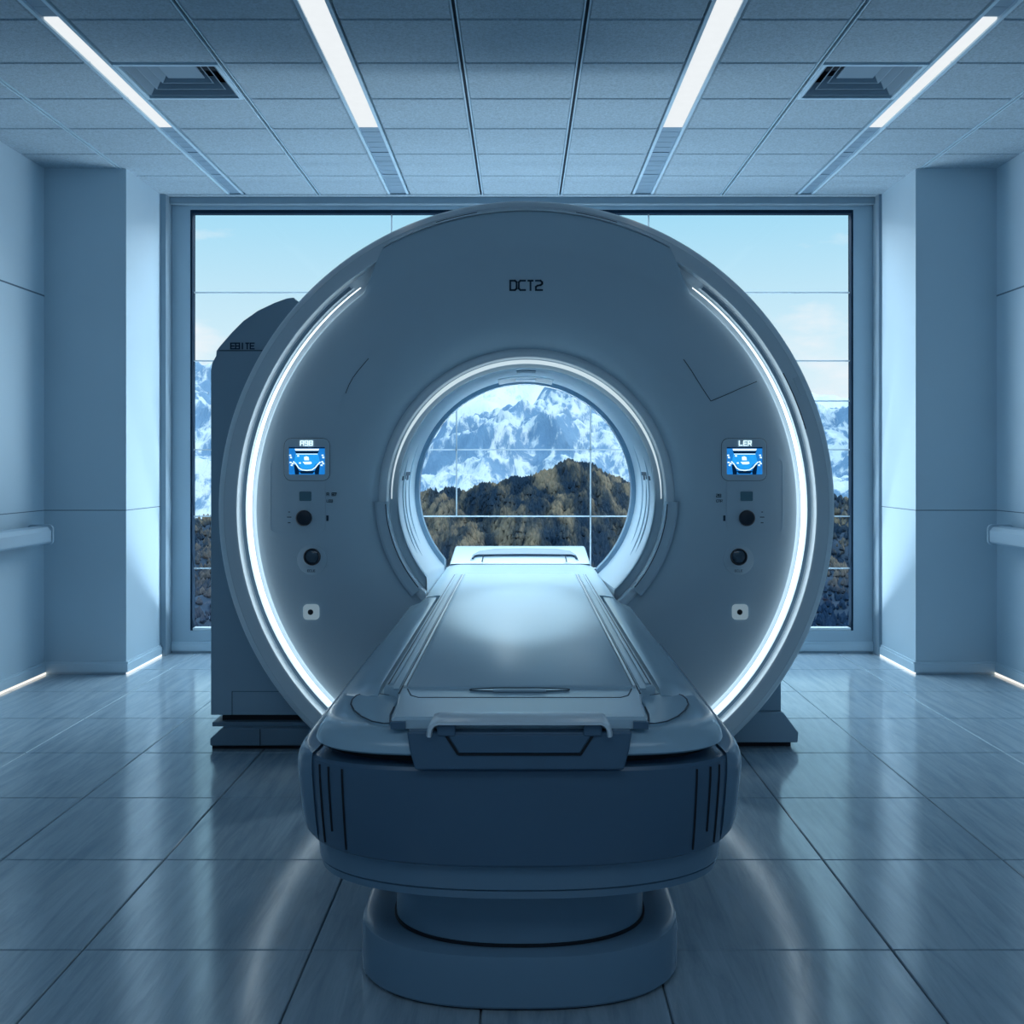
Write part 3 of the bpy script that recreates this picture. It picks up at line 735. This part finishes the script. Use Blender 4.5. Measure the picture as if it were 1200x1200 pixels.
# sloping side aprons between the cradle and the cover edge
for s in (-1, 1):
    mb = MB()
    prof = [(.300, .600), (.300, .6225), (.306, .6235), (.340, .6175), (.373, .606), (.386, .596), (.388, .580)]
    mb.loft([[(TX + s*x, y, z - dz*(1 if z > .595 else 0)) for x, z in prof] for y, dz in ((2.16, .010), (2.20, .002), (2.26, 0), (3.45, 0))] +
            [[(TX + s*x, 3.692, z) for x, z in [(.300, .600), (.300, .6225), (.306, .6235), (.332, .6205), (.346, .6155), (.352, .607), (.354, .585)]]])
    build('side_apron', mb, M['tb_cover'], tb, smooth=30)
    cap = [plan(*p, .609) for p in ((411, 826), (413, 820), (418, 815.5), (425, 813.5), (440, 813), (464, 816.5), (469, 819), (462, 829), (457.5, 838), (457, 848), (450, 848.5), (436, 846), (423, 840), (415, 833))]
    cap = [(TX - (x - TX)*-1 if s < 0 else TX - (x - TX), y) for x, y in cap]
    mb = MB(); mb.prism_z(cap, .604, .6105); cc = build('corner_cap', mb, M['tb_cover'], cvr, bevel=.002)
    mb = MB()
    for a, b in zip(cap[7:] + cap[:5], cap[8:] + cap[:6]): mb.bar((a[0], a[1], .6104), (b[0], b[1], .6104), .003, .0012, up=(0, 0, 1))
    build('cap_outline', mb, M['line'], cc, smooth=0)
# front centre panel with tray and grab handle
yf = 1.876
mb = MB()
pf = [(-.193, .538), (.193, .538), (.203, .575), (.207, .602), (.207, .608), (-.207, .608), (-.207, .602), (-.203, .575)]
mb.loft([[(TX + x*.995, yf + .004, z) for x, z in pf], [(TX + x, yf + .008, z) for x, z in pf], [(TX + x, 2.05, z) for x, z in pf]])
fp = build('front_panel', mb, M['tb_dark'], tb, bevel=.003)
mb = MB()
tr = [(-.136, .603), (-.113, .567), (.113, .567), (.136, .603)]
for a, b in zip(tr, tr[1:]): mb.bar((TX + a[0], yf + .003, a[1]), (TX + b[0], yf + .003, b[1]), .0042, .004)
build('tray_outline', mb, M['black'], fp, smooth=0)
mb = MB(); mb.prism_y([(TX + x, z) for x, z in [(-.131, .603), (-.110, .570), (.110, .570), (.131, .603)]], yf + .001, yf + .010); build('tray_front', mb, M['tb_dark'], fp, bevel=.001)
for s in (-1, 1):
    mb = MB(); mb.box(*(sorted((TX + s*.118, TX + s*.152))), yf - .002, yf + .01, .601, .622); build('handle_mount', mb, M['tb_dark'], fp, bevel=.003)
mb = MB()
hp = [(-.1665, .603), (-.1660, .610), (-.1635, .619), (-.158, .626), (-.149, .6295)]
hp = hp + [(-x, z) for x, z in reversed(hp)]
loops = []
for i, (x, z) in enumerate(hp):
    a = Vector(hp[max(i-1, 0)]); b = Vector(hp[min(i+1, len(hp)-1)]); t_ = (b - a).normalized(); nx, nz = -t_.y, t_.x
    loops.append([(TX + x + nx*u, y, z + nz*u) for u, y in ((-.004, yf + .05), (-.006, yf - .010), (-.004, yf - .0155), (.001, yf - .0155), (.0045, yf - .008), (.0045, yf + .05))])
mb.loft(loops); build('grab_handle', mb, M['bright'], tb, smooth=40)
# cradle
cw = .345
cpl = [(.238, 1.905), (.243, 2.02), (.252, 2.13), (.262, 2.155), (.290, 2.18), (.290, 4.83)]
def sym(pts): return [(TX + x, y) for x, y in pts] + [(TX - x, y) for x, y in reversed(pts)]
mb = MB(); mb.loft([[(x, y, .6075) for x, y in sym(cpl)], [(x, y, .624) for x, y in sym(cpl)], [(x - math.copysign(.004, x), y + (.004 if y < 2 else 0), .629) for x, y in sym(cpl)]])
cr = build('cradle', mb, M['tb_top'], tb, smooth=30)
mb = MB()
wp = [(.286, .610), (.286, .6285), (.300, .6285), (.335, .622), (cw, .616), (cw, .606), (.31, .604)]
for s in (-1, 1): mb.loft([[(TX + s*x, y, z) for x, z in wp] for y in (3.692, 4.83)])
mb.box(TX - .286, TX + .286, 3.692, 4.83, .596, .610)
build('cradle_wings', mb, M['tb_top'], cr, smooth=30)
mb = MB()
for s in (-1, 1):
    mb.box(*sorted((TX + s*.212, TX + s*.240)), 1.897, 1.915, .6085, .622)
build('cradle_notch', mb, M['tb_dark'], cr, smooth=0)
mb = MB(); ml = [(x, y) for x, y in rrect(TX - .2365, TX + .2365, 2.148, 4.37, .012)]
mb.loft([[(x, y, .6285) for x, y in ml], [(x, y, .6325) for x, y in ml], [(TX + (x - TX)*.988, 3.26 + (y - 3.26)*.998, .6345) for x, y in ml]])
pad = build('mattress', mb, M['pad'], tb, smooth=40)
for s in (-1, 1):
    mb = MB(); mb.box(*sorted((TX + s*.2395, TX + s*.2455)), 2.16, 4.37, .629, .6345); build('side_rail', mb, M['bright'], cr, bevel=.001)
    mb = MB(); mb.box(*sorted((TX + s*.2470, TX + s*.2500)), 2.10, 4.39, .6288, .6298)
    mb.box(*sorted((TX + s*.2800, TX + s*.2825)), 2.19, 4.39, .6288, .6298); build('rail_groove', mb, M['line'], cr, smooth=0)
    mb = MB(); mb.box(*sorted((TX + s*.2525, TX + s*.2660)), 2.14, 4.38, .629, .6318); mb.box(*sorted((TX + s*.270, TX + s*.278)), 2.19, 4.38, .629, .6328)
    build('rail_strip', mb, M['tb_top'], cr, bevel=.001)
mb = MB(); mb.box(TX - .25, TX + .25, 4.388, 4.394, .6288, .6298); mb.box(TX - .07, TX + .07, 4.375, 4.386, .629, .6305); build('cradle_joint', mb, M['cab'], cr, smooth=0)
fl = [(TX + x, y) for x, y in ((-.236, 2.146), (-.222, 2.085), (-.205, 2.066), (.205, 2.066), (.222, 2.085), (.236, 2.146))]
mb = MB()
for a, b in zip(fl, fl[1:]): mb.bar((a[0], a[1], .6293), (b[0], b[1], .6293), .0026, .001, up=(0, 0, 1))
build('foot_joint', mb, M['line'], cr, smooth=0)
# release handle, a long lozenge with a dark grip
lz = [(-.104, 2.127), (-.100, 2.133), (-.080, 2.136), (-.04, 2.143), (.04, 2.143), (.080, 2.136), (.100, 2.133), (.104, 2.127), (.100, 2.121), (.080, 2.117), (.03, 2.111), (-.03, 2.111), (-.080, 2.117), (-.100, 2.121)]
mb = MB(); mb.prism_z([(TX + x, y) for x, y in lz], .6285, .6315); rh = build('release_handle', mb, M['tb_cover'], tb, bevel=.001)
mb = MB()
for a, b in zip(lz, lz[1:] + lz[:1]): mb.bar((TX + a[0], a[1], .6318), (TX + b[0], b[1], .6318), .0026, .0016, up=(0, 0, 1))
build('handle_outline', mb, M['line'], rh, smooth=0)
mb = MB(); mb.box(TX - .055, TX + .055, 2.108, 2.121, .630, .6345); build('handle_grip', mb, M['cab'], rh, bevel=.002)
# headrest end beyond the bore
mb = MB()
hw = lambda t: .335 - .016*t
def hl(t, y0, z):
    h = hw(t); return [(TX - h, y0, z), (TX + h, y0, z)]
prof = [(4.834, .612, 0), (4.834, .630, 0), (4.86, .640, .1), (5.02, .690, .75), (5.05, .697, .9), (5.075, .697, .95), (5.09, .690, 1), (5.10, .612, 1)]
mb.loft([[(TX - hw(t), y, z) for y, z, t in prof], [(TX + hw(t), y, z) for y, z, t in prof]])
hr = build('headrest', mb, M['tb_top'], tb, smooth=40, bevel=.008, seg=3)
def slope(px, py):                                 # a spot on its sloping front
    t = (py - 662)/(641 - 662); y = 4.845 + t*.20; z = .634 + t*.062
    return Vector((X(px, y), y - .004, z + .003))
arch = [(551, 659), (554, 652), (562, 647), (580, 644.2), (616, 643.4), (652, 644.2), (668, 647), (675, 652), (678, 659)]
low = [(553, 657), (556, 654.5), (562, 653.6), (580, 653.2), (616, 653.0), (652, 653.2), (666, 653.6), (672, 654.5), (675, 657)]
mb = MB(); A = [slope(*p) for p in arch]; B = [slope(*p) for p in low]
mb.loft([[a, b, b + Vector((0, .004, -.004)), a + Vector((0, .004, -.004))] for a, b in zip(A, B)])
build('grip_recess', mb, M['tb'], hr, smooth=40)
mb = MB(); mb.tube([slope(*p) + Vector((0, -.004, .003)) for p in ((554, 657.5), (556, 654.5), (561, 653.2), (616, 652.6), (669, 653.2), (674, 654.5), (676, 657.5))], .0042, 8); build('grip_bar', mb, M['ink'], hr)
mb = MB()
for px in (565, 664): mb.tube([slope(px, 661) + Vector((0, -.003, .002)), slope(px + (1.5 if px < 600 else -1.5), 654) + Vector((0, -.003, .002))], .0028, 6)
build('grip_post', mb, M['ink'], hr)
mb = MB(); mb.box(TX - .33, TX + .33, 4.829, 4.835, .627, .6305); build('headrest_joint', mb, M['line'], hr, smooth=0)

# ------------------------------------------------------------------ outdoors
def interp(tab, x):
    if x <= tab[0][0]: return tab[0][1]
    for (a, b), (c, d_) in zip(tab, tab[1:]):
        if x <= c:
            t = (x - a)/(c - a); return b + (d_ - b)*t
    return tab[-1][1]
def ridged(p, oct_=6, h=.9, lac=2.1):
    v = 0; amp = 1; f = 1; tot = 0
    for _ in range(oct_):
        n = 1 - abs(noise.noise(Vector(p)*f)); v += amp*n*n; tot += amp; amp *= .52; f *= lac
    return v/tot

def slope_mesh(ridge, foot_px, d0, d1, nu, nv, amp, nscale, px0, px1, seed, power=1.0, spur=0):
    """a mountain side: foot at distance d0, ridge at d1; ridge gives the skyline"""
    mb = MB(); loops = []
    for j in range(nv + 1):
        v = j/nv; row = []
        back = v > .9
        vv = min(1, v/.9); d = d0 + (d1 - d0)*vv + (0 if not back else (v - .9)*10*(d1-d0)*.4)
        for i in range(nu + 1):
            px = px0 + (px1 - px0)*i/nu
            x = (px - VX)*d1/F*(.55 + .45*d/d1)
            zt = HC - (interp(ridge, px) - VY)*d1/F; zf = HC - (foot_px - VY)*d0/F
            z = zf + (zt - zf)*vv**power
            n = ridged((x*nscale + seed, d*nscale*.8, z*nscale*.6 + seed)) - .55
            if spur: z += spur*(noise.noise(Vector((x*.085 + d*.012, d*.004, seed))) + .5*noise.noise(Vector((x*.21 - d*.02, d*.008, seed + 5))))*min(1, vv*2)*min(1, (1.03 - vv)*5)
            z += amp*n*(.25 + .75*min(1, vv*1.6))*(1 if vv < 1 else .6)
            if back: z -= (v - .9)*10*(zt - zf)*.5
            row.append((x, d, z))
        loops.append(row)
    mb.loft(loops, caps=False, closed=False); return mb, loops

def mountain_mat(name, rock, rock2, snow, s1, bias, detail_scale, haze=(0, 0, 0), hz=0.0):
    m = bpy.data.materials.new(name)
    nt, N, L = nodes_of(m)
    b = N['Principled BSDF']; b.inputs['Roughness'].default_value = .9; b.inputs['Specular IOR Level'].default_value = .1
    tc = N.new('ShaderNodeTexCoord'); geo = N.new('ShaderNodeNewGeometry')
    mp = N.new('ShaderNodeMapping'); mp.inputs['Rotation'].default_value = (0, radians(35), 0); mp.inputs['Scale'].default_value = (2.2, .7, .8)
    L.new(tc.outputs['Object'], mp.inputs['Vector'])
    n1 = N.new('ShaderNodeTexNoise'); n1.inputs['Scale'].default_value = s1; n1.inputs['Detail'].default_value = 10; n1.inputs['Roughness'].default_value = .70; n1.inputs['Distortion'].default_value = .5
    L.new(mp.outputs[0], n1.inputs['Vector'])
    sep = N.new('ShaderNodeSeparateXYZ'); L.new(geo.outputs['Normal'], sep.inputs[0])
    ma = N.new('ShaderNodeMath'); ma.operation = 'MULTIPLY_ADD'; ma.inputs[1].default_value = .28; L.new(sep.outputs['Z'], ma.inputs[0]); L.new(n1.outputs['Fac'], ma.inputs[2])
    r = N.new('ShaderNodeValToRGB'); r.color_ramp.elements[0].position = bias; r.color_ramp.elements[0].color = (0, 0, 0, 1)
    r.color_ramp.elements[1].position = bias + .09; r.color_ramp.elements[1].color = (1, 1, 1, 1)
    L.new(ma.outputs[0], r.inputs[0])
    n2 = N.new('ShaderNodeTexNoise'); n2.inputs['Scale'].default_value = detail_scale; n2.inputs['Detail'].default_value = 6
    L.new(tc.outputs['Object'], n2.inputs['Vector'])
    rk = N.new('ShaderNodeMix'); rk.data_type = 'RGBA'; rk.inputs[6].default_value = (*rock, 1); rk.inputs[7].default_value = (*rock2, 1)
    L.new(n2.outputs['Fac'], rk.inputs[0])
    mx = N.new('ShaderNodeMix'); mx.data_type = 'RGBA'; mx.inputs[7].default_value = (*snow, 1)
    L.new(r.outputs[0], mx.inputs[0]); L.new(rk.outputs[2], mx.inputs[6]); L.new(mx.outputs[2], b.inputs['Base Color'])
    bp = N.new('ShaderNodeBump'); bp.inputs['Strength'].default_value = .8; bp.inputs['Distance'].default_value = 12
    L.new(n1.outputs['Fac'], bp.inputs['Height']); L.new(bp.outputs[0], b.inputs['Normal'])
    return m

M['far_snow'] = mountain_mat('far_snow', (.34, .47, .60), (.45, .57, .68), (.62, .68, .73), .010, .58, .02)  # far rock lightened toward blue, distance haze put into its colour
M['mid_snow'] = mountain_mat('mid_snow', (.115, .22, .36), (.21, .34, .48), (.58, .65, .71), .019, .685, .03)  # rock tinted blue, haze put into the colour here too
M['earth'] = mat('forest_floor', (.012, .034, .068), .95, vary=.4, scale=.05)

far_ridge = [(100, 430), (215, 424), (247, 424), (300, 440), (400, 450), (500, 462), (545, 455), (580, 441), (620, 446), (650, 452), (700, 448), (780, 470), (900, 474), (960, 471), (1000, 469), (1120, 460)]
mid_ridge = [(60, 440), (160, 428), (225, 432), (250, 436), (330, 480), (420, 540), (480, 548), (505, 535), (530, 515), (550, 500), (566, 488), (580, 477), (600, 473), (612, 478), (622, 484), (634, 474), (645, 463), (651, 459), (662, 466), (676, 474), (690, 482), (705, 492), (720, 502), (735, 514), (760, 530), (850, 528), (930, 500), (985, 486), (1010, 480), (1100, 460)]
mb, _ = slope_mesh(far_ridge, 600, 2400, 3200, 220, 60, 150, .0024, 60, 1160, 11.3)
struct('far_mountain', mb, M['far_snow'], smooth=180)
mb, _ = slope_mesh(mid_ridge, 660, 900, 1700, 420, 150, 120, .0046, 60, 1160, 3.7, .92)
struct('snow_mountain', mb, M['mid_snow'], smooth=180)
hill_ridge = [(a, b + 13) for a, b in [(40, 575), (200, 598), (250, 606), (330, 590), (420, 576), (490, 573), (505, 570), (522, 566), (535, 569), (548, 572), (565, 567), (590, 558), (612, 552), (640, 545), (655, 540), (668, 537), (682, 539), (700, 545), (718, 553), (735, 562), (770, 580), (900, 588), (985, 580), (1010, 576), (1180, 565)]]
mb, rows = slope_mesh(hill_ridge, 800, 220, 560, 300, 110, 12, .034, 30, 1190, 8.1, 1.0, 10)
hill = struct('forest_hill', mb, M['earth'], smooth=180)

def tree_mat():
    m = bpy.data.materials.new('forest_crowns')
    nt, N, L = nodes_of(m)
    b = N['Principled BSDF']; b.inputs['Roughness'].default_value = .9; b.inputs['Specular IOR Level'].default_value = .05
    tc = N.new('ShaderNodeTexCoord'); sep = N.new('ShaderNodeSeparateXYZ'); L.new(tc.outputs['Object'], sep.inputs[0])
    n1 = N.new('ShaderNodeTexNoise'); n1.inputs['Scale'].default_value = .085; n1.inputs['Detail'].default_value = 5; n1.inputs['Roughness'].default_value = .65
    mp = N.new('ShaderNodeMapping'); mp.inputs['Scale'].default_value = (1, .12, .30); mp.inputs['Rotation'].default_value = (0, radians(18), 0)
    L.new(tc.outputs['Object'], mp.inputs['Vector']); L.new(mp.outputs[0], n1.inputs['Vector'])
    r = N.new('ShaderNodeValToRGB'); e = r.color_ramp.elements
    e[0].position = .42; e[0].color = (.013, .030, .055, 1); e[1].position = .60; e[1].color = (.20, .165, .12, 1)  # tan and navy patches put sunlit and shaded slope into the colour
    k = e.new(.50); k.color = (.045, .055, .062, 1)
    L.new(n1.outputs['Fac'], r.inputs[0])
    mr = N.new('ShaderNodeMapRange'); mr.inputs[1].default_value = -42; mr.inputs[2].default_value = -25; L.new(sep.outputs['Z'], mr.inputs[0])  # crowns darken downhill, shade on the lower slope put into colour
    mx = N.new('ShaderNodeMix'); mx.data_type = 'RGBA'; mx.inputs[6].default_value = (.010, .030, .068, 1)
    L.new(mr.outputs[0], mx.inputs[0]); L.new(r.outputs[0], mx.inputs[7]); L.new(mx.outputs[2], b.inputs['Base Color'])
    return m
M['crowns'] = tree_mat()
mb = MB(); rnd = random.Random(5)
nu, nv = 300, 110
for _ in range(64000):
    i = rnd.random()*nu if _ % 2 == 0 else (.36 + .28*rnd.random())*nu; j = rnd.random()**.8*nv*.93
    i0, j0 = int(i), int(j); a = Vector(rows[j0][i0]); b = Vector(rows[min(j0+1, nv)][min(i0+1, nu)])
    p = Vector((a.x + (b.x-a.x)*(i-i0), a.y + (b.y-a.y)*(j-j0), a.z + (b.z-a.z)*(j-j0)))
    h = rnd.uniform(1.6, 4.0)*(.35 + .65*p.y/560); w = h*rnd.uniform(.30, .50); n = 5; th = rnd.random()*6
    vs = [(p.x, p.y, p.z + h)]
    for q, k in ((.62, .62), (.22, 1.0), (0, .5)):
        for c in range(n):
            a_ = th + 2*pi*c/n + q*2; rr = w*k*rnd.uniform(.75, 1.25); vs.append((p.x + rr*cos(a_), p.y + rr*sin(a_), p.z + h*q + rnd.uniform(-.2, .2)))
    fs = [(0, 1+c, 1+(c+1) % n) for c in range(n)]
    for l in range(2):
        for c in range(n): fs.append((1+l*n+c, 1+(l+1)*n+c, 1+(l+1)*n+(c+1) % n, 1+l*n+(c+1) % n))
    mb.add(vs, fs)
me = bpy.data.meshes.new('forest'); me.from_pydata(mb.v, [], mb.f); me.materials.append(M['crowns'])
fo = bpy.data.objects.new('forest', me); COL.objects.link(fo); fo['kind'] = 'stuff'; fo['label'] = 'dense forest covering the hill outside, lit and shaded patches put into its colour'; fo['category'] = 'forest'
mb = MB(); mb.box(-700, 700, 30, 3400, -160, -150); struct('valley_ground', mb, M['earth'], smooth=0)

# ------------------------------------------------------------------ sky
w = bpy.data.worlds.new('sky'); S.world = w; w.use_nodes = True
nt = w.node_tree; N, L = nt.nodes, nt.links
bg = N['Background']
tc = N.new('ShaderNodeTexCoord'); sep = N.new('ShaderNodeSeparateXYZ'); L.new(tc.outputs['Generated'], sep.inputs[0])
rp_ = N.new('ShaderNodeValToRGB'); e = rp_.color_ramp.elements
e[0].position = .0; e[0].color = (.93, .97, 1.0, 1); e[1].position = .6; e[1].color = (.55, .78, .96, 1)
k = e.new(.10); k.color = (.74, .93, 1.0, 1); k = e.new(.24); k.color = (.40, .76, .95, 1)
L.new(sep.outputs['Z'], rp_.inputs[0])
mp = N.new('ShaderNodeMapping'); mp.inputs['Scale'].default_value = (3.2, 3.2, 9); mp.inputs['Location'].default_value = (1.35, .2, .35); L.new(tc.outputs['Generated'], mp.inputs['Vector'])
nz = N.new('ShaderNodeTexNoise'); nz.inputs['Scale'].default_value = 1.5; nz.inputs['Detail'].default_value = 9; nz.inputs['Roughness'].default_value = .55; L.new(mp.outputs[0], nz.inputs['Vector'])
ad = N.new('ShaderNodeMath'); ad.operation = 'MULTIPLY_ADD'; ad.inputs[1].default_value = -1.55; L.new(sep.outputs['Z'], ad.inputs[0]); L.new(nz.outputs['Fac'], ad.inputs[2])
cr_ = N.new('ShaderNodeValToRGB'); cr_.color_ramp.elements[0].position = .32; cr_.color_ramp.elements[0].color = (0, 0, 0, 1); cr_.color_ramp.elements[1].position = .46
L.new(ad.outputs[0], cr_.inputs[0])
mx = N.new('ShaderNodeMix'); mx.data_type = 'RGBA'; mx.inputs[7].default_value = (.97, .985, 1, 1)
L.new(cr_.outputs[0], mx.inputs[0]); L.new(rp_.outputs[0], mx.inputs[6]); L.new(mx.outputs[2], bg.inputs['Color'])
mr = N.new('ShaderNodeMapRange'); mr.interpolation_type = 'SMOOTHSTEP'
mr.inputs[1].default_value = .24; mr.inputs[2].default_value = .60; mr.inputs[3].default_value = .98; mr.inputs[4].default_value = 2.5
L.new(sep.outputs['Z'], mr.inputs[0]); L.new(mr.outputs[0], bg.inputs['Strength'])

def lamp(name, kind, loc, rot, energy, color, **k):
    l = bpy.data.lights.new(name, kind); l.energy = energy; l.color = color
    for a, v in k.items(): setattr(l, a, v)
    o = bpy.data.objects.new(name, l); COL.objects.link(o); o.location = loc; o.rotation_euler = rot; return o
# sun over the viewer's right shoulder: it lights the mountains, the closed room keeps it out
lamp('sun', 'SUN', (60, -40, 90), Vector((-.84, .30, -.46)).to_track_quat('-Z', 'Y').to_euler(), 1.6, (1.0, .93, .82), angle=.01)
# added unseen lamp below the sill, brightening the ceiling in place of snow-light
lamp('ceiling_fill', 'AREA', (0, 6.21, -.09), Vector((0, -.22, .97)).to_track_quat('-Z', 'Y').to_euler(), 200, (.78, .92, 1.0), shape='RECTANGLE', size=3.0, size_y=.3)
# unseen lamp added above the window head to brighten floor and pillars
lamp('floor_fill', 'AREA', (0, 6.9, 3.25), Vector((0, -.55, -.83)).to_track_quat('-Z', 'Y').to_euler(), 110, (.80, .93, 1.0), shape='RECTANGLE', size=3.8, size_y=1.0)
# fill lamp added behind the viewer to brighten the scanner's front
lamp('rear_fill', 'AREA', (0, -.5, CEIL - .02), (0, 0, 0), 20, (.62, .82, 1.0), shape='RECTANGLE', size=3.6, size_y=1.2)
# spot added inside the top of the bore, whitening the table's far end
lamp('bore_fill', 'SPOT', (.01, 4.40, 1.43), Vector((0, -.12, -1)).to_track_quat('-Z', 'Y').to_euler(), 20, (.74, .91, 1.0), spot_size=radians(128), spot_blend=.5, shadow_soft_size=.04)
# narrow spot added under the ceiling without a fixture, for the table's bright pool
ts = lamp('table_fill', 'SPOT', (0, 3.28, CEIL - .03), (0, 0, 0), 105, (.74, .91, 1.0), spot_size=radians(41), spot_blend=.7, shadow_soft_size=.04)
ts.scale = (.36, 1, 1)
p = lamp('window_portal', 'AREA', (0, YW + .06, (WZ0 + WZ1)/2), (radians(-90), 0, 0), 1, (1, 1, 1), shape='RECTANGLE', size=WX1 - WX0, size_y=WZ1 - WZ0)
p.data.cycles.is_portal = True

# ------------------------------------------------------------------ camera
cd = bpy.data.cameras.new('camera'); co = bpy.data.objects.new('camera', cd); COL.objects.link(co)
co.location = (0, 0, HC); co.rotation_euler = (radians(90), 0, 0)
cd.sensor_width = 36; cd.lens = 36*F/1200; cd.shift_x = -10/1200; cd.shift_y = -55/1200
cd.clip_start = .05; cd.clip_end = 8000
S.camera = co
S.view_settings.view_transform = 'Standard'
S.view_settings.look = 'None'
S.view_settings.exposure = 0
S.view_settings.gamma = 1
